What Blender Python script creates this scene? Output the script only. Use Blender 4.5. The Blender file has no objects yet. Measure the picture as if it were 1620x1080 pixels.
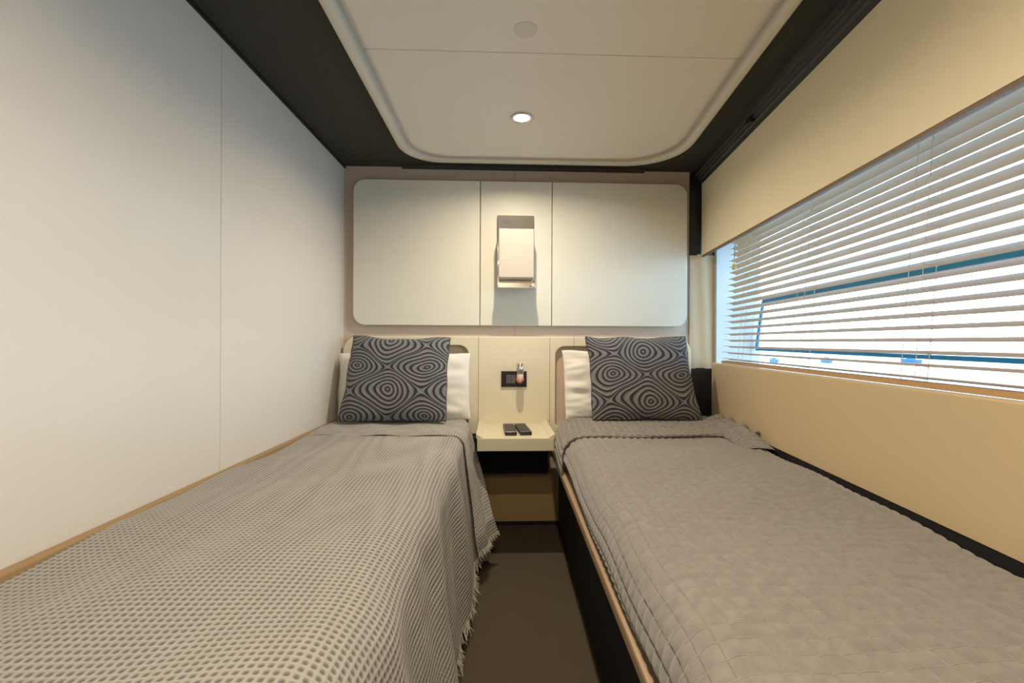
import bpy, bmesh, math, random
from mathutils import Vector, Matrix, noise
import numpy as np
random.seed(4)
C = bpy.data.collections.new('cabin'); bpy.context.scene.collection.children.link(C)
S = bpy.context.scene
pi = math.pi

# ------------------------------------------------------------------ camera
cam = bpy.data.cameras.new('camera'); co = bpy.data.objects.new('camera', cam); C.objects.link(co)
cam.sensor_width = 36; cam.lens = 16.0; cam.clip_start = 0.02; cam.clip_end = 3000
HC = 0.87
yaw = math.atan(26/720); roll = .0045
f = Vector((math.sin(yaw), math.cos(yaw), 0)); r0 = Vector((math.cos(yaw), -math.sin(yaw), 0)); u0 = Vector((0, 0, 1))
r = r0*math.cos(roll)+u0*math.sin(roll); u = u0*math.cos(roll)-r0*math.sin(roll)
m = Matrix.Identity(4)
for i in range(3):
    m[i][0] = r[i]; m[i][1] = u[i]; m[i][2] = -f[i]
m.translation = Vector((0, 0, HC)); co.matrix_world = m
S.camera = co

# ------------------------------------------------------------------ world, exposure
S.view_settings.view_transform = 'Standard'; S.view_settings.look = 'None'
S.view_settings.exposure = 0.22; S.view_settings.gamma = 1.0; S.view_settings.use_curve_mapping = False
SKY = 8.0; LAMP = 7.5
w = bpy.data.worlds.new('sky'); S.world = w; w.use_nodes = True
nt = w.node_tree; nt.nodes.clear()
tc = nt.nodes.new('ShaderNodeTexCoord'); sp = nt.nodes.new('ShaderNodeSeparateXYZ')
cr = nt.nodes.new('ShaderNodeValToRGB'); bg = nt.nodes.new('ShaderNodeBackground'); wo = nt.nodes.new('ShaderNodeOutputWorld')
nt.links.new(tc.outputs['Generated'], sp.inputs[0]); nt.links.new(sp.outputs[2], cr.inputs[0])
cr.color_ramp.elements[0].position = 0.0; cr.color_ramp.elements[0].color = (.70, .86, 1, 1)
cr.color_ramp.elements[1].position = .7; cr.color_ramp.elements[1].color = (.40, .68, 1, 1)
nt.links.new(cr.outputs[0], bg.inputs[0]); bg.inputs[1].default_value = SKY
nt.links.new(bg.outputs[0], wo.inputs[0])
pl = bpy.data.lights.new('window_portal', 'AREA'); pl.shape = 'RECTANGLE'; pl.size = 2.5; pl.size_y = .68
pl.cycles.is_portal = True
po = bpy.data.objects.new('window_portal', pl); C.objects.link(po)
# portal faces into the room (-Z of the light towards -x)
wd = Vector((.114, 1, 0)).normalized(); nrm = Vector((-wd.y, wd.x, 0))
mm = Matrix.Identity(4); zz = -nrm; yy = Vector((0, 0, 1)); xx = yy.cross(zz)
for i in range(3):
    mm[i][0] = xx[i]; mm[i][1] = yy[i]; mm[i][2] = zz[i]
mm.translation = Vector((1.0+.114*.98, .98, 1.06)); po.matrix_world = mm

# ------------------------------------------------------------------ materials
def mat(name, col, rough=.6, metal=0, bump=0, bscale=200, var=0, vscale=4, emit=None, es=0, coat=0, sheen=0, spec=None):
    m = bpy.data.materials.new(name); m.use_nodes = True
    n = m.node_tree.nodes; l = m.node_tree.links; p = n['Principled BSDF']
    p.inputs['Base Color'].default_value = (*col, 1); p.inputs['Roughness'].default_value = rough
    p.inputs['Metallic'].default_value = metal
    if coat: p.inputs['Coat Weight'].default_value = coat
    if sheen: p.inputs['Sheen Weight'].default_value = sheen
    if spec is not None: p.inputs['Specular IOR Level'].default_value = spec
    if emit: p.inputs['Emission Color'].default_value = (*emit, 1); p.inputs['Emission Strength'].default_value = es
    t = n.new('ShaderNodeTexCoord')
    if bump:
        nz = n.new('ShaderNodeTexNoise'); nz.inputs['Scale'].default_value = bscale; nz.inputs['Detail'].default_value = 4
        b = n.new('ShaderNodeBump'); b.inputs['Strength'].default_value = bump; b.inputs['Distance'].default_value = .002
        l.new(t.outputs['Object'], nz.inputs['Vector']); l.new(nz.outputs[0], b.inputs['Height']); l.new(b.outputs[0], p.inputs['Normal'])
    if var:
        nz = n.new('ShaderNodeTexNoise'); nz.inputs['Scale'].default_value = vscale; nz.inputs['Detail'].default_value = 3
        mx = n.new('ShaderNodeMix'); mx.data_type = 'RGBA'
        mx.inputs[6].default_value = (*[c*(1-var) for c in col], 1); mx.inputs[7].default_value = (*[min(1, c*(1+var)) for c in col], 1)
        l.new(t.outputs['Object'], nz.inputs['Vector']); l.new(nz.outputs[0], mx.inputs[0]); l.new(mx.outputs[2], p.inputs['Base Color'])
    return m

M = {}
M['wall'] = mat('fabric_wall', (.68, .64, .575), .75, bump=.12, bscale=500, var=.02)
M['cream'] = mat('cream_leather', (.72, .71, .62), .45, bump=.10, bscale=600, var=.015)
M['cream_head'] = mat('cream_leather_headboard', (.74, .68, .52), .45, bump=.10, bscale=600, var=.015)
M['tan'] = mat('beige_surround', (.56, .46, .385), .6, bump=.1, bscale=500, var=.02)
M['pad'] = mat('beige_pad', (.58, .45, .35), .7, bump=.1, bscale=500)
M['pelmet'] = mat('pelmet_leather', (.90, .80, .57), .5, bump=.08, bscale=500, var=.015)
M['lower'] = mat('hull_leather', (.62, .49, .30), .5, bump=.1, bscale=500, var=.03, vscale=3)
M['niche'] = mat('niche_fabric', (.50, .37, .22), .7, bump=.3, bscale=30)
M['niche_white'] = mat('niche_white', (.50, .50, .50), .5, bump=.5, bscale=14)
M['ceil'] = mat('ceiling_cream', (.80, .755, .67), .6, bump=.06, bscale=400, var=.01)
M['rim'] = mat('ceiling_rim', (.70, .66, .56), .4)
M['soffit'] = mat('soffit_charcoal', (.035, .034, .026), .8, bump=.5, bscale=900, var=.25, vscale=60)
M['black'] = mat('black_lacquer', (.012, .013, .017), .35)
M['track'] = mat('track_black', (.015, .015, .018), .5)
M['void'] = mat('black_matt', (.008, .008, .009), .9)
M['carpet'] = mat('brown_carpet', (.075, .056, .034), .95, bump=.9, bscale=700, var=.3, vscale=180)
M['plinthtan'] = mat('tan_leather', (.42, .29, .13), .5, bump=.1, bscale=400, var=.05)
M['frame'] = mat('bed_frame_leather', (.34, .235, .145), .5, bump=.1, bscale=400)
M['ledge'] = mat('ledge_tan', (.34, .22, .10), .5)
M['shelf'] = mat('shelf_cream', (.66, .60, .44), .4, bump=.05, bscale=500)
M['chrome'] = mat('chrome', (.85, .83, .80), .06, 1)
M['satin'] = mat('satin_metal', (.6, .58, .56), .25, 1)
M['shade'] = mat('white_shade', (.52, .48, .43), .45)
M['sheet'] = mat('white_sheet', (.82, .82, .82), .8, bump=.3, bscale=25)
M['pillow'] = mat('white_cotton', (.82, .79, .74), .8, bump=.5, bscale=30)
M['slat'] = mat('slat_cream', (.54, .34, .17), .5)
M['cord'] = mat('blind_cord', (.55, .48, .38), .8)
M['tassel'] = mat('tassel_yellow', (.75, .58, .18), .5)
M['head'] = mat('niche_head_tan', (.36, .24, .14), .6)
M['edge'] = mat('brown_edge', (.20, .13, .07), .5)
M['gasket'] = mat('gasket_teal', (.01, .20, .38), .5)
M['plastic'] = mat('black_plastic', (.02, .02, .021), .35)
M['button'] = mat('grey_button', (.10, .10, .10), .5)
M['plate'] = mat('switch_black', (.012, .013, .016), .25)
M['red'] = mat('red_tip', (.75, .12, .06), .3)
M['clear'] = mat('clear_ring', (.80, .62, .55), .15)
M['seam'] = mat('seam_shadow_line', (.30, .26, .20), .8)
M['piping'] = mat('cushion_piping', (.05, .05, .06), .8)
M['lens'] = mat('lamp_lens', (1, .9, .7), .4, emit=(1, .88, .68), es=20)
M['mark'] = mat('ceiling_disc', (.70, .655, .565), .6)
M['hill'] = mat('far_shore', (.03, .14, .24), .9)
M['boat'] = mat('boat_blue', (.02, .11, .22), .7)
M['sea'] = mat('sea_water', (.36, .42, .45), .3, bump=.4, bscale=1)

def glass():
    m = bpy.data.materials.new('window_glass'); m.use_nodes = True
    n = m.node_tree.nodes; l = m.node_tree.links; n.clear()
    o = n.new('ShaderNodeOutputMaterial'); t = n.new('ShaderNodeBsdfTransparent'); g = n.new('ShaderNodeBsdfGlossy')
    g.inputs['Roughness'].default_value = .02; t.inputs[0].default_value = (.93, .98, 1, 1)
    fr = n.new('ShaderNodeLayerWeight'); fr.inputs[0].default_value = .12; mx = n.new('ShaderNodeMixShader')
    l.new(fr.outputs['Facing'], mx.inputs[0]); l.new(t.outputs[0], mx.inputs[1]); l.new(g.outputs[0], mx.inputs[2]); l.new(mx.outputs[0], o.inputs[0])
    return m
M['glass'] = glass()

def nd(n, t, **k):
    x = n.new(t)
    for a, b in k.items(): setattr(x, a, b)
    return x

def math_chain(nt):
    def mth(op, a, b=None):
        x = nt.nodes.new('ShaderNodeMath'); x.operation = op
        for i, v in enumerate((a, b)):
            if v is None: continue
            if isinstance(v, (int, float)): x.inputs[i].default_value = v
            else: nt.links.new(v, x.inputs[i])
        return x.outputs[0]
    return mth

def cushion_mat(ox, oz):
    m = bpy.data.materials.new('swirl_knit'); m.use_nodes = True
    nt = m.node_tree; n = nt.nodes; l = nt.links; p = n['Principled BSDF']; mt = math_chain(nt)
    uv = n.new('ShaderNodeUVMap'); uv.uv_map = 'UVMap'
    nz = nd(n, 'ShaderNodeTexNoise'); nz.inputs['Scale'].default_value = 6; nz.inputs['Detail'].default_value = 0
    l.new(uv.outputs[0], nz.inputs['Vector'])
    sub = nd(n, 'ShaderNodeVectorMath', operation='SUBTRACT'); l.new(nz.outputs['Color'], sub.inputs[0]); sub.inputs[1].default_value = (.5, .5, .5)
    sc = nd(n, 'ShaderNodeVectorMath', operation='SCALE'); l.new(sub.outputs[0], sc.inputs[0]); sc.inputs['Scale'].default_value = .075
    ad = nd(n, 'ShaderNodeVectorMath', operation='ADD'); l.new(uv.outputs[0], ad.inputs[0]); l.new(sc.outputs[0], ad.inputs[1])
    s = n.new('ShaderNodeSeparateXYZ'); l.new(ad.outputs[0], s.inputs[0])
    cx = mt('COSINE', mt('MULTIPLY', mt('SUBTRACT', s.outputs[0], ox), 2*pi/.30))
    cz = mt('COSINE', mt('MULTIPLY', mt('SUBTRACT', s.outputs[1], oz), 2*pi/.205))
    af = mt('ABSOLUTE', mt('ADD', cx, cz))
    g1 = mt('MULTIPLY', mt('SQRT', mt('SUBTRACT', 2.001, af)), .707)
    g2 = mt('MULTIPLY', mt('ARCCOSINE', mt('MINIMUM', mt('SQRT', mt('MULTIPLY', af, .5)), 1.0)), 2/pi)
    g = mt('ADD', mt('MULTIPLY', g1, .45), mt('MULTIPLY', g2, .55))
    st = mt('COSINE', mt('MULTIPLY', g, 2*pi*6.0))
    # tiny knit stitches along the lines
    wv = nd(n, 'ShaderNodeTexNoise'); wv.inputs['Scale'].default_value = 330; l.new(uv.outputs[0], wv.inputs['Vector'])
    st2 = mt('ADD', st, mt('MULTIPLY', mt('SUBTRACT', wv.outputs[0], .5), 1.3))
    ramp = n.new('ShaderNodeValToRGB'); l.new(mt('ADD', mt('MULTIPLY', st2, .5), .5), ramp.inputs[0])
    ramp.color_ramp.elements[0].position = .25; ramp.color_ramp.elements[0].color = (.018, .020, .030, 1)
    ramp.color_ramp.elements[1].position = .46; ramp.color_ramp.elements[1].color = (.195, .190, .195, 1)
    l.new(ramp.outputs[0], p.inputs['Base Color']); p.inputs['Roughness'].default_value = .85
    p.inputs['Sheen Weight'].default_value = .15
    b = n.new('ShaderNodeBump'); b.inputs['Strength'].default_value = .6; b.inputs['Distance'].default_value = .003
    l.new(st2, b.inputs['Height']); l.new(b.outputs[0], p.inputs['Normal'])
    return m

CELL = .0108
def waffle_mat():
    m = bpy.data.materials.new('waffle_weave'); m.use_nodes = True
    nt = m.node_tree; n = nt.nodes; l = nt.links; p = n['Principled BSDF']; mt = math_chain(nt)
    uv = n.new('ShaderNodeUVMap'); uv.uv_map = 'UVMap'
    s = n.new('ShaderNodeSeparateXYZ'); l.new(uv.outputs[0], s.inputs[0])
    a = mt('ABSOLUTE', mt('SINE', mt('MULTIPLY', s.outputs[0], pi/CELL)))
    b = mt('ABSOLUTE', mt('SINE', mt('MULTIPLY', s.outputs[1], pi/CELL)))
    hole = mt('MULTIPLY', a, b)
    ramp = n.new('ShaderNodeValToRGB'); l.new(hole, ramp.inputs[0])
    ramp.color_ramp.elements[0].position = .25; ramp.color_ramp.elements[0].color = (.37, .352, .325, 1)
    ramp.color_ramp.elements[1].position = .85; ramp.color_ramp.elements[1].color = (.145, .136, .122, 1)  # hollows darkened in the colour: mostly shading inside the cells, partly darker yarn
    l.new(ramp.outputs[0], p.inputs['Base Color']); p.inputs['Roughness'].default_value = .95
    nz = n.new('ShaderNodeTexNoise'); nz.inputs['Scale'].default_value = 900; l.new(uv.outputs[0], nz.inputs['Vector'])
    bu = n.new('ShaderNodeBump'); bu.inputs['Strength'].default_value = .5; bu.inputs['Distance'].default_value = .001
    l.new(nz.outputs[0], bu.inputs['Height']); l.new(bu.outputs[0], p.inputs['Normal'])
    return m
M['waffle'] = waffle_mat()
M['fringe'] = mat('fringe_yarn', (.48, .44, .37), .95)
QC = .027
def quilt_mat():
    m = bpy.data.materials.new('quilted_velvet'); m.use_nodes = True
    nt = m.node_tree; n = nt.nodes; l = nt.links; p = n['Principled BSDF']; mt = math_chain(nt)
    uv = n.new('ShaderNodeUVMap'); uv.uv_map = 'UVMap'
    nz = n.new('ShaderNodeTexNoise'); nz.inputs['Scale'].default_value = 45; nz.inputs['Detail'].default_value = 4; l.new(uv.outputs[0], nz.inputs['Vector'])
    ramp = n.new('ShaderNodeValToRGB'); l.new(nz.outputs[0], ramp.inputs[0])
    ramp.color_ramp.elements[0].position = .3; ramp.color_ramp.elements[0].color = (.195, .175, .162, 1)
    ramp.color_ramp.elements[1].position = .7; ramp.color_ramp.elements[1].color = (.26, .233, .215, 1)
    l.new(ramp.outputs[0], p.inputs['Base Color']); p.inputs['Roughness'].default_value = .8; p.inputs['Sheen Weight'].default_value = .35
    n2 = n.new('ShaderNodeTexNoise'); n2.inputs['Scale'].default_value = 260; l.new(uv.outputs[0], n2.inputs['Vector'])
    s = n.new('ShaderNodeSeparateXYZ'); l.new(uv.outputs[0], s.inputs[0])
    a = mt('ABSOLUTE', mt('SINE', mt('MULTIPLY', s.outputs[0], pi/QC))); b = mt('ABSOLUTE', mt('SINE', mt('MULTIPLY', s.outputs[1], pi/QC)))
    pf = mt('POWER', mt('MULTIPLY', a, b), .38)
    bu = n.new('ShaderNodeBump'); bu.inputs['Strength'].default_value = .9; bu.inputs['Distance'].default_value = .008
    l.new(mt('ADD', pf, mt('MULTIPLY', n2.outputs[0], .06)), bu.inputs['Height']); l.new(bu.outputs[0], p.inputs['Normal'])
    # the stitching thread is paler than the velvet
    th = mt('LESS_THAN', mt('MINIMUM', a, b), .11)
    mx = n.new('ShaderNodeMix'); mx.data_type = 'RGBA'; l.new(mt('MULTIPLY', th, .22), mx.inputs[0]); l.new(ramp.outputs[0], mx.inputs[6]); mx.inputs[7].default_value = (.46, .39, .30, 1)
    l.new(mx.outputs[2], p.inputs['Base Color'])
    return m
M['quilt'] = quilt_mat()

# ------------------------------------------------------------------ helpers
def tag(o, label=None, cat=None, group=None, kind=None):
    if label: o['label'] = label
    if cat: o['category'] = cat
    if group: o['group'] = group
    if kind: o['kind'] = kind
    return o

def empty(name, loc, label, cat, group=None):
    o = bpy.data.objects.new(name, None); C.objects.link(o); o.location = loc; o.empty_display_size = .05
    return tag(o, label, cat, group)

def wloc(o):
    v = Vector((0, 0, 0))
    while o is not None:
        v += o.location; o = o.parent
    return v

def link(name, bm, material, parent=None, smooth=False, origin=None):
    """bm in world coordinates; the object's origin goes to `origin` (top-level) or 0 under its parent"""
    off = Vector(origin) if origin is not None else Vector((0, 0, 0))
    base = wloc(parent) + off if parent else off
    bmesh.ops.translate(bm, verts=bm.verts, vec=-base)
    bmesh.ops.recalc_face_normals(bm, faces=bm.faces)
    me = bpy.data.meshes.new(name); bm.to_mesh(me); bm.free()
    me.materials.append(material)
    if smooth:
        for p in me.polygons: p.use_smooth = True
    o = bpy.data.objects.new(name, me); C.objects.link(o); o.location = off; o.parent = parent
    return o

def box(bm, x0, x1, y0, y1, z0, z1, bev=0, seg=2):
    r = bmesh.ops.create_cube(bm, size=1)
    for v in r['verts']:
        v.co = Vector(((x0+x1)/2+v.co.x*(x1-x0), (y0+y1)/2+v.co.y*(y1-y0), (z0+z1)/2+v.co.z*(z1-z0)))
    if bev:
        ed = {e for v in r['verts'] for e in v.link_edges}
        bmesh.ops.bevel(bm, geom=list(ed), offset=bev, segments=seg, affect='EDGES', profile=.6)
    return bm

def prism(bm, plan, z0, z1, bev=0):
    """vertical prism over a plan-view polygon"""
    a = [bm.verts.new((x, y, z0)) for x, y in plan]; b = [bm.verts.new((x, y, z1)) for x, y in plan]
    fs = [bm.faces.new(a[::-1]), bm.faces.new(b)]
    k = len(plan)
    for i in range(k): fs.append(bm.faces.new((a[i], a[(i+1) % k], b[(i+1) % k], b[i])))
    if bev:
        ed = {e for fc in fs for e in fc.edges}
        bmesh.ops.bevel(bm, geom=list(ed), offset=bev, segments=2, affect='EDGES', profile=.6)
    return bm

def sweep(bm, prof, y0, y1, slope, n=1):
    """profile in (X0, z) swept along the line x = X0 + slope*y"""
    rings = []
    for i in range(n+1):
        y = y0+(y1-y0)*i/n
        rings.append([bm.verts.new((x+slope*y, y, z)) for x, z in prof])
    k = len(prof)
    for a, b in zip(rings, rings[1:]):
        for i in range(k): bm.faces.new((a[i], a[(i+1) % k], b[(i+1) % k], b[i]))
    bm.faces.new(rings[0][::-1]); bm.faces.new(rings[-1])
    return bm

def rrect(x0, x1, z0, z1, rr, n=8):
    """rr = radii (bottom-left, bottom-right, top-right, top-left)"""
    out = []
    for (cx, cz, a0, q) in ((x0, z0, pi, rr[0]), (x1, z0, 1.5*pi, rr[1]), (x1, z1, 0, rr[2]), (x0, z1, .5*pi, rr[3])):
        if q <= 0: out.append((cx, cz)); continue
        ox = cx+q if cx == x0 else cx-q; oz = cz+q if cz == z0 else cz-q
        for i in range(n+1):
            a = a0+i/n*pi/2; out.append((ox+q*math.cos(a), oz+q*math.sin(a)))
    return out

def plate(bm, loops, yf, yb, bev=.003, axis='y'):
    """a filled outline (with holes) as a bevelled slab; loops in XZ (axis y) or XY (axis z)"""
    cu = bpy.data.curves.new('tmp', 'CURVE'); cu.dimensions = '2D'; cu.fill_mode = 'BOTH'
    for lp in loops:
        s = cu.splines.new('POLY'); s.points.add(len(lp)-1); s.use_cyclic_u = True
        for p, (a, b) in zip(s.points, lp): p.co = (a, b, 0, 1)
    d = abs(yb-yf); cu.extrude = d/2-bev; cu.bevel_depth = bev; cu.bevel_resolution = 2; cu.offset = -bev
    o = bpy.data.objects.new('tmp', cu); C.objects.link(o)
    me = o.to_mesh(); t = bmesh.new(); t.from_mesh(me); o.to_mesh_clear()
    bpy.data.objects.remove(o); bpy.data.curves.remove(cu)
    mid = (yf+yb)/2
    vs = {}
    for v in t.verts:
        a, b, c = v.co
        vs[v] = bm.verts.new((a, mid-c, b) if axis == 'y' else (a, b, mid+c))
    for fc in t.faces:
        try: bm.faces.new([vs[v] for v in fc.verts])
        except ValueError: pass
    t.free(); bmesh.ops.remove_doubles(bm, verts=bm.verts, dist=1e-5)
    return bm

def tube(bm, pts, rad, seg=8, caps=True):
    pts = [Vector(p) for p in pts]; rings = []
    for i, p in enumerate(pts):
        d = (pts[min(i+1, len(pts)-1)]-pts[max(i-1, 0)]).normalized()
        a = d.cross(Vector((0, 0, 1)));
        if a.length < .1: a = d.cross(Vector((1, 0, 0)))
        a.normalize(); b = d.cross(a); q = rad[i] if isinstance(rad, (list, tuple)) else rad
        rings.append([bm.verts.new(p+(a*math.cos(t)+b*math.sin(t))*q) for t in [2*pi*k/seg for k in range(seg)]])
    for r1, r2 in zip(rings, rings[1:]):
        for i in range(seg): bm.faces.new((r1[i], r1[(i+1) % seg], r2[(i+1) % seg], r2[i]))
    if caps: bm.faces.new(rings[0][::-1]); bm.faces.new(rings[-1])
    return bm

def lathe(bm, prof, cx, cy, seg=40):
    rings = [[bm.verts.new((cx+q*math.cos(2*pi*k/seg), cy+q*math.sin(2*pi*k/seg), z)) for k in range(seg)] for q, z in prof]
    for r1, r2 in zip(rings, rings[1:]):
        for i in range(seg): bm.faces.new((r1[i], r1[(i+1) % seg], r2[(i+1) % seg], r2[i]))
    bm.faces.new(rings[0]); bm.faces.new(rings[-1][::-1])
    return bm

def gridmesh(name, P, UV, material, parent=None, origin=(0, 0, 0), thick=0, closed=False):
    """P: (n,m,3) numpy array of world positions, UV: (n,m,2)"""
    n, m_, _ = P.shape
    base = np.array(wloc(parent) if parent else origin)
    V = (P-base).reshape(-1, 3)
    idx = np.arange(n*m_).reshape(n, m_)
    q = np.stack([idx[:-1, :-1], idx[1:, :-1], idx[1:, 1:], idx[:-1, 1:]], -1).reshape(-1, 4)
    me = bpy.data.meshes.new(name)
    me.vertices.add(len(V)); me.vertices.foreach_set('co', V.ravel())
    me.loops.add(q.size); me.loops.foreach_set('vertex_index', q.ravel().astype(np.int32))
    me.polygons.add(len(q)); me.polygons.foreach_set('loop_start', np.arange(0, q.size, 4, dtype=np.int32))
    me.update(calc_edges=True)
    uvl = me.uv_layers.new(name='UVMap'); uvl.data.foreach_set('uv', UV.reshape(-1, 2)[q.ravel()].ravel().astype(np.float32))
    me.polygons.foreach_set('use_smooth', np.ones(len(q), dtype=bool))
    me.materials.append(material)
    o = bpy.data.objects.new(name, me); C.objects.link(o)
    o.parent = parent
    if not parent: o.location = origin
    if thick:
        md = o.modifiers.new('thickness', 'SOLIDIFY'); md.thickness = thick; md.offset = -1
    return o

WL = lambda y: -.785+.028*y          # left wall face
RP = lambda y: .75+.114*y            # pelmet face
RL = lambda y: .795+.114*y           # lower hull panel face
HS = .114
ZC = 1.70; YB = 2.20; YR = -.75

# ------------------------------------------------------------------ room shell
bm = bmesh.new(); box(bm, -1.0, 1.35, YR-.1, YB+.1, -.05, 0); tag(link('floor', bm, M['carpet']), kind='structure')

bm = bmesh.new()
prism(bm, [(WL(YR), YR), (WL(1.268), 1.268), (WL(1.268)-.05, 1.268), (WL(YR)-.05, YR)], 0, ZC+.05, .0015)
prism(bm, [(WL(1.270), 1.270), (WL(YB), YB), (WL(YB)-.05, YB), (WL(1.270)-.05, 1.270)], 0, ZC+.05, .0015)
tag(link('wall_left', bm, M['wall']), kind='structure')

bm = bmesh.new(); box(bm, -.80, 1.29, YB, YB+.05, 0, ZC+.05)
wb = tag(link('wall_back', bm, M['tan']), kind='structure')
bm = bmesh.new(); box(bm, .947, 1.075, YB-.008, YB, 1.295, ZC); link('corner_strip', bm, M['black'], wb)
bm = bmesh.new(); box(bm, .947, 1.075, YB-.008, YB, 0, .745); link('corner_block', bm, M['black'], wb)
# soft cream lining beside the window niche, slightly wavy
n1, n2 = 14, 24
P = np.zeros((n1, n2, 3)); UV = np.zeros((n1, n2, 2))
for i in range(n1):
    for j in range(n2):
        x = .947+(1.07-.947)*i/(n1-1); z = .742+(1.30-.742)*j/(n2-1)
        P[i, j] = (x, YB-.008-.004*math.sin(x*70+z*5)*math.sin(pi*i/(n1-1)), z); UV[i, j] = (x, z)
gridmesh('niche_lining', P, UV, M['niche'], wb)
bm = bmesh.new(); box(bm, .0905, .0925, YB-.0015, YB, 1.635, 1.70); box(bm, .0905, .0925, YB-.0015, YB, .897, .945); link('seam', bm, M['seam'], wb)

bm = bmesh.new(); box(bm, -.95, 1.5, YR-.05, YR, 0, ZC+.05); tag(link('wall_rear', bm, M['wall']), kind='structure')

# ceiling : charcoal soffit with a cream tray panel hanging below it
bm = bmesh.new(); box(bm, -.95, 1.4, YR-.05, YB+.05, ZC+.004, ZC+.05)
ce = tag(link('ceiling', bm, M['soffit']), kind='structure')
bm = bmesh.new()   # shadow strip against the left wall
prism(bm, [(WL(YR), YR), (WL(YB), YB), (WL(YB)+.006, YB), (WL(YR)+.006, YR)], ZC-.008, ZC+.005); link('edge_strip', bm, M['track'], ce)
bm = bmesh.new()   # thin fascia above the back wall
box(bm, -.45, .72, YB-.045, YB-.001, ZC-.006, ZC+.005, .002); link('fascia', bm, M['soffit'], ce)
def tray(off, n=14):
    """outline in plan of the tray inset by off"""
    yl = 2.075-off; y0 = YR+.02
    xl = lambda y: -.447+.018*y+off
    xr = lambda y: .612+.107*y-off
    R1 = .17; R2 = .26
    out = [(xl(y0), y0)]
    pts = []
    a = (xr(y0), y0); out2 = [a]
    # right back corner
    cx = xr(yl)-R2; cy = yl-R2
    for i in range(n+1):
        t = i/n*pi/2; k = R2
        x = cx+k*math.cos(t); y = cy+k*math.sin(t)
        x += (xr(y)-xr(yl))*(math.cos(t)); out2.append((x, y))
    cx = xl(yl)+R1; cy = yl-R1
    for i in range(n+1):
        t = pi/2+i/n*pi/2
        x = cx+R1*math.cos(t); y = cy+R1*math.sin(t); x += (xl(y)-xl(yl))*(-math.cos(t)); out2.append((x, y))
    out2.append(out[0])
    return out2
bm = bmesh.new(); plate(bm, [tray(0), tray(.044)], ZC-.024, ZC+.005, .010, 'z'); link('tray_rim', bm, M['rim'], ce, True)
o = tray(.042)
bm = bmesh.new()
def clip_y(poly, ylo, yhi):
    def cut(P, keep, yv):
        R = []
        for a, b in zip(P, P[1:]+P[:1]):
            ka, kb = keep(a[1]), keep(b[1])
            if ka: R.append(a)
            if ka != kb:
                t = (yv-a[1])/(b[1]-a[1]); R.append((a[0]+t*(b[0]-a[0]), yv))
        return R
    poly = cut(poly, lambda y: y >= ylo, ylo); return cut(poly, lambda y: y <= yhi, yhi)
for ylo, yhi in ((YR, 1.288), (1.291, 3)):
    plate(bm, [clip_y(o, ylo, yhi)], ZC-.012, ZC+.004, .001, 'z')
link('tray_panel', bm, M['ceil'], ce)
bm = bmesh.new(); lathe(bm, [(.028, ZC-.0122), (.031, ZC-.0131), (.0, ZC-.0133)][:2], .075, 1.193); link('blanking_disc', bm, M['mark'], ce)

# right-hand hull side
bm = bmesh.new()
prism(bm, [(.795+.114*YR, YR), (.795-.114*.28, -.28), (1.4, -.28), (1.4, YR)], 0, ZC+.02)   # beside the niche, behind the camera
sweep(bm, [(.81, 0), (1.05, 0), (1.05, .735), (.81, .735)], -.28, YB, HS)                    # below the niche
sweep(bm, [(.77, 1.395), (1.05, 1.395), (1.05, ZC+.02), (.77, ZC+.02)], -.28, YB, HS)       # above the niche
wr = tag(link('wall_right', bm, M['lower']), kind='structure')
bm = bmesh.new(); sweep(bm, [(.75, 1.292), (.75, 1.640), (.760, 1.640), (.760, 1.292)], YR, YB-.022, HS); link('upper_panel', bm, M['pelmet'], wr)
bm = bmesh.new(); sweep(bm, [(.7515, 1.283), (.7515, 1.2918), (.762, 1.2918), (.762, 1.283)], YR, YB-.024, HS); link('pelmet_edge', bm, M['edge'], wr)
bm = bmesh.new(); sweep(bm, [(.795, .506), (.795, .768), (.801, .773), (.811, .773), (.811, .506)], YR, YB-.045, HS, 4); link('lower_panel', bm, M['lower'], wr)
bm = bmesh.new(); sweep(bm, [(.797, 0), (.797, .504), (.811, .504), (.811, 0)], YR, YB-.045, HS); link('dark_gap_strip', bm, M['void'], wr)  # black strip standing in for the dark gap between mattress and panel
bm = bmesh.new(); sweep(bm, [(.812, .735), (1.05, .735), (1.05, .745), (.812, .745)], -.28, YB-.03, HS); link('sill', bm, M['niche_white'], wr)
bm = bmesh.new(); sweep(bm, [(.768, 1.388), (1.05, 1.388), (1.05, 1.395), (.768, 1.395)], -.28, YB-.03, HS); link('niche_head', bm, M['head'], wr)
bm = bmesh.new(); prism(bm, [(1.07, YB-.03), (1.285, YB-.03), (1.285, YB), (1.07, YB)], .745, 1.388); link('niche_end', bm, M['niche_white'], wr)
bm = bmesh.new(); prism(bm, [(.79-.114*.28, -.285), (1.05, -.285), (1.05, -.27), (.79-.114*.28, -.27)], .745, 1.388); link('niche_end', bm, M['niche_white'], wr)

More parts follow.
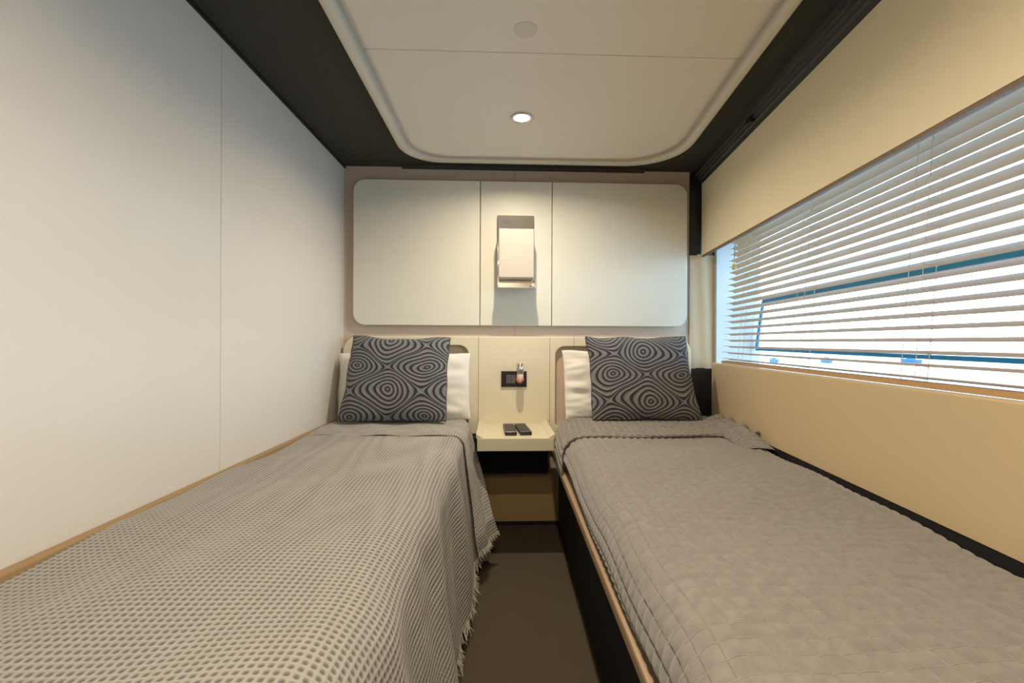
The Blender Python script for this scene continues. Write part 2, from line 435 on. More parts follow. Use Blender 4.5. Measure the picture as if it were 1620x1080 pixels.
# window
bm = bmesh.new(); sweep(bm, [(1.02, .745), (1.026, .745), (1.026, 1.388), (1.02, 1.388)], -.27, YB-.03, HS)
wi = tag(link('window_1', bm, M['glass']), kind='structure')
def gline(y0, z0, y1, z1, wth):
    bm = bmesh.new(); d = Vector((0, y1-y0, z1-z0)).normalized(); q = Vector((0, -d.z, d.y))*wth/2
    pts = []
    for X0 in (1.010, 1.019):
        for (y, z, s) in ((y0, z0, 1), (y1, z1, 1), (y1, z1, -1), (y0, z0, -1)):
            yy_ = y+q.y*s; zz_ = z+q.z*s; pts.append(bm.verts.new((X0+HS*yy_, yy_, zz_)))
    a, b = pts[:4], pts[4:]
    bm.faces.new(a); bm.faces.new(b[::-1])
    for i in range(4): bm.faces.new((a[i], a[(i+1) % 4], b[(i+1) % 4], b[i]))
    return bm
for nm, g in (('gasket', (2.09, 1.062, -.2, 1.066, .017)), ('gasket', (2.09, 1.062, 2.155, .843, .014)), ('gasket', (2.155, .838, -.2, .828, .012))):
    link(nm, gline(*g), M['gasket'], wi)

# curtain track along the ceiling edge
tr = empty('curtain_track', (.82, .9, 1.64), 'black grooved ceiling track running along the top of the window wall', 'track')
bm = bmesh.new()
sweep(bm, [(.715, ZC+.003), (.75, 1.641), (.775, 1.641), (.775, ZC+.003)], YR, YB-.01, HS); link('channel', bm, M['track'], tr)
for k in range(3):
    q = .28+.22*k
    x = .715+.035*q; z = ZC+(1.641-ZC)*q
    bm = bmesh.new(); sweep(bm, [(x-.006, z-.004), (x-.006, z-.001), (x+.004, z+.004), (x+.004, z-.004)], YR+.01, YB-.02, HS); link('rail', bm, M['satin_dark'] if 'satin_dark' in M else M['button'], tr)
for y in (1.60, .985):
    bm = bmesh.new(); x = .728+HS*y; box(bm, x-.012, x+.012, y-.016, y+.016, 1.655, 1.676, .003); link('rail_joint', bm, M['plastic'], tr)

# ------------------------------------------------------------------ downlights
def downlight(x, y, label):
    e = empty('downlight', (x, y, ZC-.012), label, 'ceiling light', 'recessed ceiling downlights')
    z = ZC-.012
    bm = bmesh.new()
    lathe(bm, [(.041, z), (.041, z-.003), (.038, z-.0055), (.031, z-.005), (.028, z-.0015), (.028, z)], x, y, 48); link('ring', bm, M['satin'], e, True)
    bm = bmesh.new(); lathe(bm, [(.0275, z-.001), (.024, z-.0045), (.001, z-.0065)], x, y, 32); link('lens', bm, M['lens'], e, True)
    L = bpy.data.lights.new('downlight_lamp', 'AREA'); L.shape = 'DISK'; L.size = .035; L.color = (1, .845, .635); L.energy = LAMP; L.spread = math.radians(160)
    lo = bpy.data.objects.new('downlight_lamp', L); C.objects.link(lo); lo.parent = e; lo.location = (0, 0, -.009)
downlight(.092, 1.66, 'round chrome recessed spotlight glowing in the cream ceiling, above the wall lamp')
downlight(.06, .35, 'round chrome recessed spotlight overhead at the foot of the beds')
downlight(.04, -.4, 'unseen round chrome spotlight added behind the camera for brightness, furthest from the headboards')  # out of view, added to brighten the room

# ------------------------------------------------------------------ upper wall panels
def wpanel(x0, x1, rr, label):
    bm = bmesh.new(); plate(bm, [rrect(x0, x1, .945, 1.633, rr)], 2.168, YB+.001, .003)
    tag(link('upholstered_panel', bm, M['cream'], origin=((x0+x1)/2, YB, .945)), label, 'wall panel')
wpanel(-.672, -.077, (.055, 0, 0, .055), 'cream upholstered wall panel with rounded left corners, left of the wall lamp')
wpanel(-.074, .266, (0, 0, 0, 0), 'narrow cream upholstered wall panel carrying the wall lamp')
wpanel(.269, .924, (0, .055, .055, 0), 'cream upholstered wall panel with rounded right corners, right of the wall lamp')

# ------------------------------------------------------------------ headboard
hb = empty('headboard', (.11, YB, 0), 'cream leather headboard spanning both beds under the wall panels', 'headboard')
bm = bmesh.new()
plate(bm, [rrect(-.712, .938, .433, .893, (0, 0, .075, .075)), rrect(-.665, -.128, .46, .851, (.03, .03, .045, .045)), rrect(.284, .905, .46, .848, (.03, .03, .045, .045))], 2.15, YB-.0005, .004)
link('panel', bm, M['cream_head'], hb)
for a, b in ((-.672, -.121), (.277, .912)):
    bm = bmesh.new(); box(bm, a, b, 2.178, 2.192, .45, .858, .003); link('recessed_pad', bm, M['pad'], hb, False)
for a, b in ((-.588, -.546), (-.242, -.192)):
    bm = bmesh.new(); box(bm, a, b, 2.1475, 2.155, .853, .8915, .0015); link('strap', bm, M['cream_head'], hb)
for a, z0 in ((-.080, .49), (.2575, .49), (.372, .85), (.715, .85)):
    bm = bmesh.new(); box(bm, a-.0012, a+.0012, 2.1492, 2.151, z0, .891); link('seam', bm, M['seam'], hb)

# ------------------------------------------------------------------ nightstand
ns = empty('nightstand', (.086, 2.0, 0), 'cream floating shelf nightstand between the two beds', 'nightstand')
bm = bmesh.new(); box(bm, -.072, .237, 1.815, 2.149, .432, .484, .003); link('shelf', bm, M['shelf'], ns)
for s in (0, 1):
    bm = bmesh.new()
    if s == 0: pr = [(-.0755, .484), (-.0755, .500), (-.054, .488), (-.048, .484)]
    else: pr = [(.240, .484), (.240, .500), (.219, .488), (.214, .484)]
    a = [bm.verts.new((x, 1.816, z)) for x, z in pr]; b = [bm.verts.new((x, 2.149, z)) for x, z in pr]
    bm.faces.new(a); bm.faces.new(b[::-1])
    for i in range(4): bm.faces.new((a[i], a[(i+1) % 4], b[(i+1) % 4], b[i]))
    link('side_lip', bm, M['shelf'], ns)
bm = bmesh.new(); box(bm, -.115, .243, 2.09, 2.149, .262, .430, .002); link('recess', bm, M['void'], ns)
bm = bmesh.new(); box(bm, -.165, .32, 2.15, 2.199, 0.02, .2615, .002); link('back_panel', bm, M['plinthtan'], ns)
bm = bmesh.new(); box(bm, -.165, .32, 2.155, 2.199, 0.0, .0195); link('toe_shadow', bm, M['void'], ns)  # black strip put in for the shadow at the foot of the panel

# ------------------------------------------------------------------ sconce
sc = empty('wall_lamp', (.093, 2.168, 1.12), 'chrome wall lamp with a white box shade, unlit, on the cream wall panel', 'wall lamp')
bm = bmesh.new(); box(bm, .006, .180, 2.150, 2.1675, 1.120, 1.466, .002); link('backplate', bm, M['chrome'], sc)
bm = bmesh.new(); box(bm, .0135, .171, 2.052, 2.128, 1.160, 1.379, .002, 2); link('shade', bm, M['shade'], sc)
bm = bmesh.new()
box(bm, .008, .178, 2.050, 2.1495, 1.112, 1.119, .0015)
try_ = link('tray', bm, M['chrome'], sc)
bm = bmesh.new()
box(bm, .008, .012, 2.048, 2.149, 1.119, 1.150, .001); link('side_bracket', bm, M['chrome'], sc); bm = bmesh.new(); box(bm, .1735, .1775, 2.048, 2.149, 1.119, 1.150, .001)
link('side_bracket', bm, M['chrome'], sc)
bm = bmesh.new(); box(bm, .080, .104, 2.128, 2.150, 1.20, 1.395, .003); link('arm', bm, M['chrome'], sc)
bm = bmesh.new(); tube(bm, [(.16, 2.09, 1.119), (.16, 2.09, 1.126)], .006, 12); link('knob', bm, M['plastic'], try_, True)

# ------------------------------------------------------------------ switch plate and reading light
sw = empty('switch_plate', (.087, 2.15, .655), 'black rectangular switch plate on the headboard above the shelf', 'switch')
bm = bmesh.new(); box(bm, .0275, .1475, 2.142, 2.1495, .656, .730, .0012); plt = link('plate', bm, M['plate'], sw)
for k in range(3):
    x = .051+.0225*k
    bm = bmesh.new(); box(bm, x, x+.0215, 2.1395, 2.1425, .673, .713, .001); link('switch', bm, M['button'] if k < 2 else M['plastic'], plt)
rl = empty('reading_light', (.115, 2.15, .70), 'small chrome cylindrical reading light with reddish tip beside the switch plate', 'reading light')
X, Y = .114, 2.098
bm = bmesh.new(); tube(bm, [(X, 2.1415, .735), (X, 2.105, .735)], .006, 14); link('bracket', bm, M['satin'], rl, True)
bm = bmesh.new(); tube(bm, [(X, Y, .768), (X, Y, .767), (X, Y, .722), (X, Y, .721)], [.0145, .0165, .0165, .0155], 24); link('barrel', bm, M['satin'], rl, True)
bm = bmesh.new(); tube(bm, [(X, Y, .7205), (X, Y, .716), (X, Y, .690), (X, Y, .684)], [.0145, .0158, .0150, .011], 24); dif = link('diffuser', bm, M['clear'], rl, True)
bm = bmesh.new(); tube(bm, [(X, Y, .6838), (X, Y, .680), (X, Y, .677)], [.0105, .0115, .007], 20); link('tip', bm, M['red'], dif, True)
bm = bmesh.new()
for q in range(6):
    a = q/6*2*pi; tube(bm, [(X+.0155*math.cos(a), Y+.0155*math.sin(a), .700), (X+.0135*math.cos(a), Y+.0135*math.sin(a), .686)], .0028, 8)
tag(link('led_ring', bm, M['red'], dif, True), kind='stuff')

# ------------------------------------------------------------------ remotes
def remote(x, y, rz, label):
    e = empty('remote_control', (x, y, .4845), label, 'remote control'); e.rotation_euler.z = rz
    def lk(nm, bm, mt, p_=None): 
        o = link(nm, bm, mt, None); o.parent = p_ or e; return o
    bm = bmesh.new(); box(bm, -.0245, .0245, -.093, .093, 0, .017, .005, 3); body = lk('body', bm, M['plastic'])
    for r_ in range(6):
        for c_ in range(3):
            bm = bmesh.new(); cx = -.014+.014*c_; cy = -.06+.024*r_
            box(bm, cx-.0045, cx+.0045, cy-.006, cy+.006, .0168, .0188, .0012); lk('button', bm, M['button'])
remote(.062, 1.955, .03, 'black remote control on the nightstand, the left of the pair')
remote(.119, 1.960, .09, 'black remote control on the nightstand, the right of the pair')

# ------------------------------------------------------------------ beds
YH = 2.143; YF = .02
bl = empty('bed', (-.45, 1.1, 0), 'twin bed along the plain left wall, under the waffle throw', 'bed')
LE = lambda y: -.165+.022*y
def slab(yl, yr, y0, y1, z0, z1, bev=0):
    b = bmesh.new(); prism(b, [(yl(y0), y0), (yr(y0), y0), (yr(y1), y1), (yl(y1), y1)], z0, z1, bev); return b
link('base', slab(lambda y: WL(y)+.003, lambda y: LE(y)-.05, YF+.02, YH, 0, .30, .004), M['void'], bl)
link('platform', slab(lambda y: WL(y)+.003, lambda y: LE(y)-.02, YF, YH, .3005, .335, .004), M['frame'], bl)
link('mattress', slab(lambda y: WL(y)+.028, lambda y: LE(y)-.045-.05*max(0,min(1,(2.1-y)/1.5)), YF+.01, YH-.002, .3355, .492, .035), M['sheet'], bl, True)
link('wall_ledge', slab(lambda y: WL(y)+.001, lambda y: WL(y)+.022, YF, YH-.01, .3355, .514, .003), M['ledge'], bl)

br = empty('bed', (.6, 1.1, 0), 'twin bed beside the window wall, under the quilted bedspread', 'bed')
RE = lambda y: .200+.025*y
RR = lambda y: .772+.114*y
link('base', slab(lambda y: RE(y)+.048, lambda y: RR(y)-.02, YF+.02, YH, 0, .3715, .004), M['void'], br)
link('platform', slab(lambda y: RE(y)-.004, lambda y: RR(y)+.02, YF, YH, .372, .398, .006), M['frame'], br)
link('mattress', slab(lambda y: RE(y)+.036, RR, YF+.01, YH-.002, .3985, .492, .035), M['sheet'], br, True)

# ------------------------------------------------------------------ waffle throw on the left bed
def throw():
    nu = int(1.0/CELL)*5
    L = nu*CELL/5
    y0, y1 = YF-.01, 2.035
    nv = int((y1-y0)/CELL)*4
    s = np.linspace(0, L, nu+1); t = np.linspace(y0, y1, nv+1)
    SS, T = np.meshgrid(s, t, indexing='ij')
    P = np.zeros(SS.shape+(3,))
    # arc-length profile for each y
    zt = .506
    for j, y in enumerate(t):
        far = np.clip((y-1.2)/.7, 0, 1)
        R = .085-.045*far
        xs = WL(y)+.022
        # right-hand lower end of the drape
        xe = -.080+.012*far + .012*math.sin(y*9+.6)*(1-.5*far)+.006*math.sin(y*23)
        flat = LE(y)-.012-R*.55-xs - .02*(1-far)
        ang = math.radians(83)
        hangd = Vector((xe-(LE(y)+.015), -.30)).normalized()
        ang = math.atan2(-hangd.y, hangd.x)
        sl = s
        x = np.where(sl < flat, xs+sl, 0.0); z = np.where(sl < flat, zt, 0.0)
        a = np.clip((sl-flat)/R, 0, ang)
        ax = xs+flat+R*np.sin(a); az = zt-R*(1-np.cos(a))
        rest = np.clip(sl-flat-R*ang, 0, None)
        x = np.where(sl < flat, x, ax+rest*math.cos(ang)); z = np.where(sl < flat, z, az-rest*math.sin(ang))
        P[:, j, 0] = x; P[:, j, 1] = y; P[:, j, 2] = z
    # low frequency sag and wrinkles
    hang = np.clip((SS-.53)/.2, 0, 1)
    wob = .004*np.sin(T*7+SS*9)+.003*np.sin(T*15-SS*13+1)
    P[..., 2] += wob*(1-hang)
    P[..., 0] += hang*(.009*np.sin(T*16+SS*6)+.005*np.sin(T*31+SS*11))
    # normals
    du = np.gradient(P, axis=0); dv = np.gradient(P, axis=1)
    N = np.cross(du, dv); N /= np.linalg.norm(N, axis=-1, keepdims=True)
    N *= np.sign(N[..., 2:3]+.3*N[..., 0:1]+1e-9)
    wu = SS+.0025*np.sin(T*11)+.004*np.sin(T*3+SS*4); wv = T+.004*np.sin(SS*9+T*2)+.002*np.sin(SS*23)
    a = np.abs(np.sin(wu*pi/CELL)); b = np.abs(np.sin(wv*pi/CELL))
    h = .0030*np.maximum(1-a, 1-b)**1.2+.0008
    P += N*h[..., None]
    return P, np.stack([wu, wv], -1), SS, T
P, UV, SS, T = throw()
tb = empty('throw_blanket', (-.45, 1.0, .50), 'grey beige waffle weave throw blanket with frayed fringe on the left bed', 'blanket')
gridmesh('cloth', P, UV, M['waffle'], tb)
# fringe along the hanging edge
bm = bmesh.new()
E = P[-1]
for k in range(0, E.shape[0]-1, 2):
    for q in range(2):
        p = Vector(E[k]); 
        if p.y < .05: continue
        L = random.uniform(.018, .040); d = Vector((random.uniform(-.35, .65), random.uniform(-.6, .6), -1)).normalized()
        p1 = p+d*L*.5+Vector((random.uniform(-.003, .003), random.uniform(-.003, .003), 0)); p2 = p+d*L+Vector((random.uniform(-.008, .008), random.uniform(-.008, .008), 0))
        tube(bm, [p+Vector((0, 0, .003)), p1, p2], [.0017, .0014, .0007], 4)
tag(link('fringe', bm, M['fringe'], tb), kind='stuff')

# folded-back head end: a second layer across the top, hanging as a wider flap on the aisle side
def flap():
    nu = int(.98/CELL)*5; L = nu*CELL/5
    y0, y1 = 1.745, 2.042
    nv = int((y1-y0)/CELL)*5
    s = np.linspace(0, L, nu+1); t = np.linspace(0, 1, nv+1)
    SS, T = np.meshgrid(s, t, indexing='ij'); P = np.zeros(SS.shape+(3,))
    for j, q in enumerate(t):
        for_s = s
        R = .05
        hangf = np.clip((s-.56)/.36, 0, 1)
        y = y0+(y1-y0)*q
        yy_ = y + hangf*(-.12-.15*q) + .004*np.sin(s*25)*(1-q)
        xs = WL(y)+.03; flat = LE(y)+.014-R-xs
        xe = -.068+.062*q; ang = math.atan2(.30, xe-(LE(y)+.012))
        a = np.clip((s-flat)/R, 0, ang); rest = np.clip(s-flat-R*ang, 0, None)
        x = np.where(s < flat, xs+s, xs+flat+R*np.sin(a)+rest*math.cos(ang))
        z = np.where(s < flat, .517, .517-R*(1-np.cos(a))-rest*math.sin(ang))
        z = z+.003*np.sin(s*30+q*4)*(1-hangf) - .006*np.clip(1-q*8, 0, 1)
        x = x+hangf*(.010*math.sin(q*6.5))
        P[:, j] = np.stack([x, yy_, z], -1)
    du = np.gradient(P, axis=0); dv = np.gradient(P, axis=1); N = np.cross(du, dv); N /= np.linalg.norm(N, axis=-1, keepdims=True)
    N *= np.sign(N[..., 2:3]+.3*N[..., 0:1]+1e-9)
    wu = SS+.003*np.sin(T*4+SS*8); wv = T*(y1-y0)+.003*np.sin(SS*14)
    a = np.abs(np.sin(wu*pi/CELL)); b = np.abs(np.sin(wv*pi/CELL))
    P += N*(.003*np.maximum(1-a, 1-b)**1.2)[..., None]
    return P, np.stack([wu, wv], -1)
P, UV = flap()
gridmesh('folded_band', P, UV, M['waffle'], tb, thick=.004)
bm = bmesh.new(); E = P[-1]
for k in range(0, E.shape[0]):
    p = Vector(E[k]); L = random.uniform(.014, .028); d = Vector((random.uniform(-.2, .8), random.uniform(-.6, .6), -1)).normalized()
    tube(bm, [p, p+d*L*.5, p+d*L+Vector((random.uniform(-.006, .006), 0, 0))], [.0016, .0013, .0006], 4)
E = P[:, 0]
for k in range(0, E.shape[0], 3):
    p = Vector(E[k]); d = Vector((random.uniform(-.5, .5), -1, random.uniform(-.1, .2))).normalized()
    tube(bm, [p, p+d*random.uniform(.003, .008)], [.0014, .0006], 4)
tag(link('band_fringe', bm, M['fringe'], tb), kind='stuff')

# ------------------------------------------------------------------ quilted bedspread on the right bed
def quilt(y0, y1, top, sideend, RR_, nper=12, lift=0, foldq=False):
    """s runs from the right edge over the top and down the left side"""
    W = 1.02; nu = int(W/QC)*nper; L = nu*QC/nper
    nv = int((y1-y0)/QC)*nper
    s = np.linspace(0, L, nu+1); t = np.linspace(y0, y1, nv+1)
    SS, T = np.meshgrid(s, t, indexing='ij'); P = np.zeros(SS.shape+(3,)); UV = np.zeros(SS.shape+(2,))
    for j, y in enumerate(t):
        xr = RR_(y); xl = RE(y)+.003-lift
        R = .075
        flat = (xr-xl)-R-.005
        zb = sideend(y)
        drop = top-R-zb
        total = flat+R*pi/2*.92+max(drop, .002)
        sl = s/L*total
        a = np.clip((sl-flat)/R, 0, pi/2*.92); rest = np.clip(sl-flat-R*pi/2*.92, 0, None)
        x = np.where(sl < flat, xr-sl, xr-flat-R*np.sin(a)-rest*math.cos(pi/2*.92)); z = np.where(sl < flat, top, top-R*(1-np.cos(a))-rest*math.sin(pi/2*.92))
        edge = np.clip(1-sl/.05, 0, 1); z = z-.016*edge**2
        P[:, j] = np.stack([x, np.full_like(x, y), z], -1)
        UV[:, j, 0] = total-sl; UV[:, j, 1] = y
    return P, UV
def puff(P, UV, amp=.0062, sc=1.0):
    du = np.gradient(P, axis=0); dv = np.gradient(P, axis=1); N = np.cross(du, dv); N /= np.linalg.norm(N, axis=-1, keepdims=True)
    N *= np.sign(N[..., 2:3]-.3*N[..., 0:1]+1e-9)
    a = np.abs(np.sin(UV[..., 0]*pi/QC)); b = np.abs(np.sin(UV[..., 1]*pi/QC))
    h = amp*(np.clip(a, 0, 1)**.55*np.clip(b, 0, 1)**.55)
    return P+N*h[..., None]
zb = lambda y: .405+.045*max(0, min(1, (y-1.05)/.7))+.004*math.sin(y*14)
P, UV = quilt(YF-.01, 1.93, .507, zb, lambda y: RR(y)-.003)
P[..., 2] += .0035*np.sin(P[..., 1]*8+P[..., 0]*6)+.0025*np.sin(P[..., 1]*19-P[..., 0]*11)
UV[..., 1] += .006*np.sin(P[..., 0]*7+P[..., 1]*3)+.003*np.sin(P[..., 0]*19)
UV[..., 0] += .005*np.sin(P[..., 1]*5)
P = puff(P, UV)
qb = empty('quilted_bedspread', (.6, 1.0, .50), 'taupe velvet quilted bedspread folded back at the pillow on the right bed', 'bedspread')
gridmesh('cover', P, UV, M['quilt'], qb)
# folded-back band: closed roll section swept across the bed
def fold():
    prof = []      # (y, z) loop from the head end, over the top, round the front roll, back underneath
    for q in np.linspace(0, 1, 40): prof.append((2.075-q*.36, .520+.010*math.sin(q*pi)))
    for q in np.linspace(0, 1, 16)[1:]:
        a = q*pi; prof.append((1.715-.016*math.sin(a), .513+.0075*math.cos(a)))
    prof.append((1.80, .507))
    prof = np.array(prof)
    dl = np.concatenate([[0], np.cumsum(np.linalg.norm(np.diff(prof, axis=0), axis=1))])
    nv = int(dl[-1]/QC*8); tt = np.linspace(0, dl[-1], nv)
    py = np.interp(tt, dl, prof[:, 0]); pz = np.interp(tt, dl, prof[:, 1])
    nu = int(1.06/QC)*8; out = np.zeros((nu+1, nv, 3)); UV = np.zeros((nu+1, nv, 2))
    s = np.linspace(0, 1, nu+1)
    for j in range(nv):
        y = py[j]; h = pz[j]-.513
        front = np.clip((1.93-y)/.2, 0, 1)
        xr = RR(y)+.012; xl = RE(y)-.003-h*.4
        R = .07; flat = (xr-xl)-R
        drop = .034+.016*front
        total = flat+R*pi/2+drop
        sl = s*total; a = np.clip((sl-flat)/R, 0, pi/2); rest = np.clip(sl-flat-R*pi/2, 0, None)
        x = np.where(sl < flat, xr-sl, xr-flat-R*np.sin(a)-rest*.05); 
        z = np.where(sl < flat, .513+h, .513+h-R*(1-np.cos(a))-rest)
        # the front edge swings towards the foot as it drops over the side
        sd = np.clip((sl-flat+.04)/(R*pi/2+drop), 0, 1)
        yy_ = y-sd*(.085+.13*np.clip((y-1.72)/.34, 0, 1))+.008*np.sin(s*9)-.03*np.clip((sl/flat-.3), 0, 1)*front*.6
        # crumpled corner by the window
        cr_ = np.clip(1-sl/.16, 0, 1)
        z = z+cr_**2*.014*np.sin(y*60+sl*30)+cr_*.008
        yy_ = yy_-cr_*.05*front
        out[:, j] = np.stack([x, yy_, z], -1); UV[:, j, 0] = total-sl; UV[:, j, 1] = tt[j]+.004*np.sin(s*14)
    return puff(out, UV, .004), UV
P, UV = fold()
gridmesh('folded_band', P, UV, M['quilt'], qb, thick=.003)
# crumpled end against the hull
n1, n2 = 50, 40
P = np.zeros((n1, n2, 3)); UV = np.zeros((n1, n2, 2))
for i in range(n1):
    for j in range(n2):
        a = i/(n1-1); b = j/(n2-1)
        y = 1.50+.44*a; x0 = RR(y)-.10; x = x0+.118*b
        hgt = .017+.026*math.sin(pi*b)**.8*math.sin(pi*min(1, a*1.05))**.7*(1+.35*math.sin(a*19+b*5))
        P[i, j] = (x, y+.012*math.sin(b*7)+.02*(1-a)*b, .508+hgt*math.sin(pi*min(1, a*1.02+.02))**.4-.012*(1-math.sin(pi*b))); UV[i, j] = (x, y)
gridmesh('crumpled_corner', P, UV, M['quilt'], qb)

# ------------------------------------------------------------------ pillows
def pillow(name, w_, h_, t_, loc, rx, rz, material, label, cat, n=56, pinch=.06, flatb=.0, seed=0, wr=.0, wrz=1.0, piping=None, uvo=(0, 0), group=None, ry=0, shear=0, taper=0):
    me_v = []; P = []
    e = empty(name, loc, label, cat, group); e.rotation_euler = (rx, ry, rz)
    for side in (1, -1):
        Q = np.zeros((n+1, n+1, 3)); UV = np.zeros((n+1, n+1, 2))
        for i in range(n+1):
            for j in range(n+1):
                u_ = 2*i/n-1; v_ = 2*j/n-1
                # denser near the edge
                u_ = math.sin(u_*pi/2); v_ = math.sin(v_*pi/2)
                bu = 1-pinch*(1-v_*v_)*1.0; bv = 1-pinch*(1-u_*u_)*.9
                x = u_*w_/2*bu*(1-taper*v_); z = v_*h_/2*bv
                prof = max(0, (1-u_**4)*(1-v_**4))**.55
                y = -side*t_/2*prof
                if wr:
                    nn = noise.noise(Vector((x*7+seed, z*16*wrz+side*3, seed)))*.6+noise.noise(Vector((x*16+seed, z*34*wrz, seed+5)))*.3
                    y += -side*wr*nn*prof**.5
                edge = max(abs(u_), abs(v_))
                if edge > .9:
                    k_ = (edge-.9)/.1; z += k_*.010*noise.noise(Vector((x*9, z*9, seed))); x += k_*.010*noise.noise(Vector((x*9+7, z*9, seed)))
                z += h_/2-pinch*h_/2*.45
                sag = flatb*max(0, 1-(z/.06)) if z < .06 else 0
                x += shear*z
                Q[i, j] = (x, y-sag*side*0, max(z, .002+.0*x)); UV[i, j] = (x+uvo[0], z+uvo[1])
        P.append((Q, UV))
    bm = bmesh.new(); uvl = bm.loops.layers.uv.new('UVMap'); 
    for k, (Q, UV) in enumerate(P):
        vs = [[bm.verts.new(Q[i, j]) for j in range(n+1)] for i in range(n+1)]
        for i in range(n):
            for j in range(n):
                try: fc = bm.faces.new((vs[i][j], vs[i+1][j], vs[i+1][j+1], vs[i][j+1]))
                except ValueError: continue
                for lp, (a, b) in zip(fc.loops, ((i, j), (i+1, j), (i+1, j+1), (i, j+1))): lp[uvl].uv = UV[a, b]
    bmesh.ops.remove_doubles(bm, verts=bm.verts, dist=1e-5)
    bmesh.ops.recalc_face_normals(bm, faces=bm.faces)
    me = bpy.data.meshes.new(name+'_cover'); bm.to_mesh(me); bm.free(); me.materials.append(material)
    for p in me.polygons: p.use_smooth = True
    o = bpy.data.objects.new('cover', me); C.objects.link(o); o.parent = e
    if piping:
        Q = P[0][0]
        loop = [Q[i, 0] for i in range(n)]+[Q[n, j] for j in range(n)]+[Q[n-i, n] for i in range(n)]+[Q[0, n-j] for j in range(n)]+[Q[0, 0]]
        bm = bmesh.new(); tube(bm, [Vector(p) for p in loop], .0026, 6, False)
        me = bpy.data.meshes.new('piping'); bm.to_mesh(me); bm.free(); me.materials.append(piping)
        for p in me.polygons: p.use_smooth = True
        q = bpy.data.objects.new('piping', me); C.objects.link(q); q.parent = e
    return e

pillow('bed_pillow', .60, .305, .075, (-.412, 2.085, .512), -.10, 0, M['pillow'], 'white pillow standing against the headboard behind the left patterned cushion', 'pillow', wr=.016, seed=3, pinch=.02, shear=-.02)
pillow('bed_pillow', .56, .318, .075, (.60, 2.085, .512), -.10, 0, M['pillow'], 'cream pillow standing against the headboard behind the right patterned cushion', 'pillow', wr=.022, seed=11, pinch=.03, shear=-.03, wrz=2.0)
M['cushL'] = cushion_mat(-.02, .125); M['cushR'] = cushion_mat(.0, .085)
pillow('throw_cushion', .445, .373, .10, (-.437, 1.945, .529), -.26, .0, M['cushL'], 'dark grey swirl patterned cushion on the left bed', 'cushion', pinch=.035, wr=.006, seed=7, piping=M['piping'], shear=.06, taper=.03)
pillow('throw_cushion', .465, .376, .10, (.652, 1.935, .533), -.26, .0, M['cushR'], 'dark grey swirl patterned cushion on the right bed, nearest the window', 'cushion', pinch=.04, wr=.006, seed=21, piping=M['piping'], shear=-.05, taper=.03)

# ------------------------------------------------------------------ venetian blind
bd = empty('venetian_blind', (1.0, 1.0, .775), 'cream horizontal venetian blind with open slats in front of the window', 'blind')
ZB0, ZT = .778, 1.362; XB, XT = .822, .866
bx = lambda z: XB+(XT-XB)*(z-ZB0)/(ZT-ZB0)
Y0, Y1 = -.22, 2.06
bm = bmesh.new(); sweep(bm, [(XT-.018, 1.356), (XT+.018, 1.356), (XT+.018, 1.380), (XT-.018, 1.380)], Y0, Y1, HS); link('headrail', bm, M['slat'], bd)
NS = 21; pitch = .0278
slat_me = None
TILT = math.radians(11)
for k in range(NS):
    z = ZB0+.016+pitch*k; xc = bx(z)
    prof = []
    W2 = .0188
    top = []; bot = []
    for i in range(9):
        q = -1+2*i/8
        lx = q*W2; lz = .0032*(1-q*q)
        # room edge (q=-1) is the higher one
        X_ = lx*math.cos(TILT)+lz*math.sin(TILT); Z_ = -lx*math.sin(TILT)+lz*math.cos(TILT)
        top.append((xc+X_, z+Z_+.0005)); bot.append((xc+X_, z+Z_-.0005))
    bm = bmesh.new(); sweep(bm, top+bot[::-1], Y0+.004, Y1-.004+.003*math.sin(k*2.1), HS); link('slat', bm, M['slat'], bd, False)
bm = bmesh.new(); sweep(bm, [(XB-.017, .7745), (XB+.017, .7745), (XB+.017, .784), (XB+.010, .787), (XB-.010, .787), (XB-.017, .784)], Y0, Y1, HS); link('bottom_rail', bm, M['slat'], bd)
for y in (1.84, 1.42, .965, .50, .05):
    bm = bmesh.new()
    for s_ in (-.0185, .0185):
        tube(bm, [(XB+s_+HS*y, y+.004*s_/.0185, .785), (XT+s_+HS*y, y+.004*s_/.0185, 1.357)], .0008, 5)
    tube(bm, [(XB+HS*y-.019, y+.030, .785), (XT+HS*y-.019, y+.030, 1.357)], .0008, 5)
    for k in range(NS):
        z = ZB0+.016+pitch*k; xc = bx(z)
        tube(bm, [(xc-.018+HS*y, y, z+.001), (xc+.018+HS*y, y, z-.005)], .0006, 4)
    link('ladder_cord', bm, M['cord'], bd)
bm = bmesh.new()
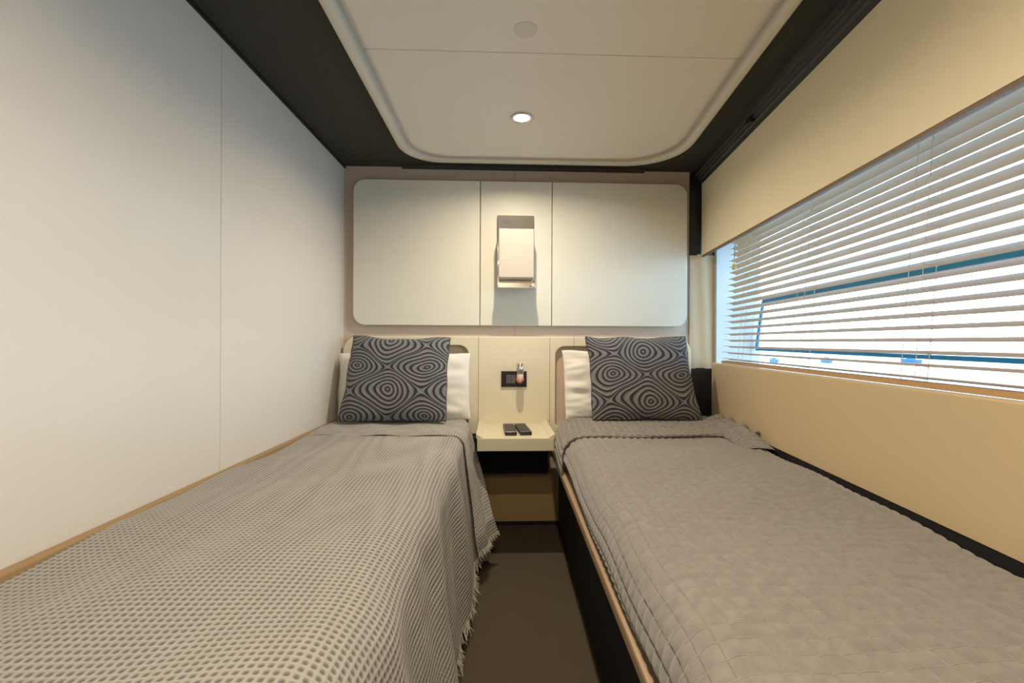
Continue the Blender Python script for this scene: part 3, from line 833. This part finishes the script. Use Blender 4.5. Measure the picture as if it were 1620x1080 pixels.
for dx in (-.004, 0, .004):
    tube(bm, [(XT-.022+HS*2.0+dx, 2.0, 1.355), (XT-.027+HS*2.0+dx*.5, 2.0, 1.26), (XT-.028+HS*2.0, 2.0, 1.222)], .0010, 5)
pc = link('pull_cord', bm, M['cord'], bd)
bm = bmesh.new(); tube(bm, [(XT-.028+HS*2.0, 2.0, 1.224), (XT-.028+HS*2.0, 2.0, 1.218), (XT-.028+HS*2.0, 2.0, 1.196)], [.004, .008, .0095], 12); link('tassel', bm, M['tassel'], pc, True)

# ------------------------------------------------------------------ outside: bright water, far shore and boats
bm = bmesh.new(); box(bm, 2.2, 2500, -1500, 2500, -3.2, -3.0); tag(link('sea', bm, M['sea']), 'pale bright water beyond the window, seen through the slats', 'sea', kind='stuff')

def boat(x, y, L, label):
    e = empty('boat', (x, y, -3.0), label, 'boat')
    bm = bmesh.new(); n = 12; rings = []
    for i in range(n+1):
        q = i/n; wd_ = .16*L*math.sin(pi*min(1, .25+q*.75))**.6 if q < 1 else .01
        cy = y-L/2+L*q; rise = .05*L*q*q
        rings.append([bm.verts.new((x-wd_, cy, -2.4+rise+.05*L)), bm.verts.new((x-wd_*.6, cy, -2.998)), bm.verts.new((x+wd_*.6, cy, -2.998)), bm.verts.new((x+wd_, cy, -2.4+rise+.05*L))])
    for a, b in zip(rings, rings[1:]):
        for i in range(4): bm.faces.new((a[i], a[(i+1) % 4], b[(i+1) % 4], b[i]))
    bm.faces.new(rings[0]); bm.faces.new(rings[-1][::-1]); link('hull', bm, M['boat'], e)
    bm = bmesh.new(); box(bm, x-.09*L, x+.09*L, y-.2*L, y+.12*L, -2.45, -2.45+.20*L, .03*L); link('cabin', bm, M['hill'], e)
    bm = bmesh.new(); tube(bm, [(x, y, -2.4), (x, y, -2.4+.55*L)], .012*L, 8); link('mast', bm, M['boat'], e)
boat(53, 85, 2.4, 'small blue boat far out on the water, leftmost of the three seen through the blind')
boat(64, 86, 2.8, 'small blue boat far out on the water, middle of the three seen through the blind')
boat(79, 84, 4.0, 'largest blue boat far out on the water, rightmost of the three seen through the blind')
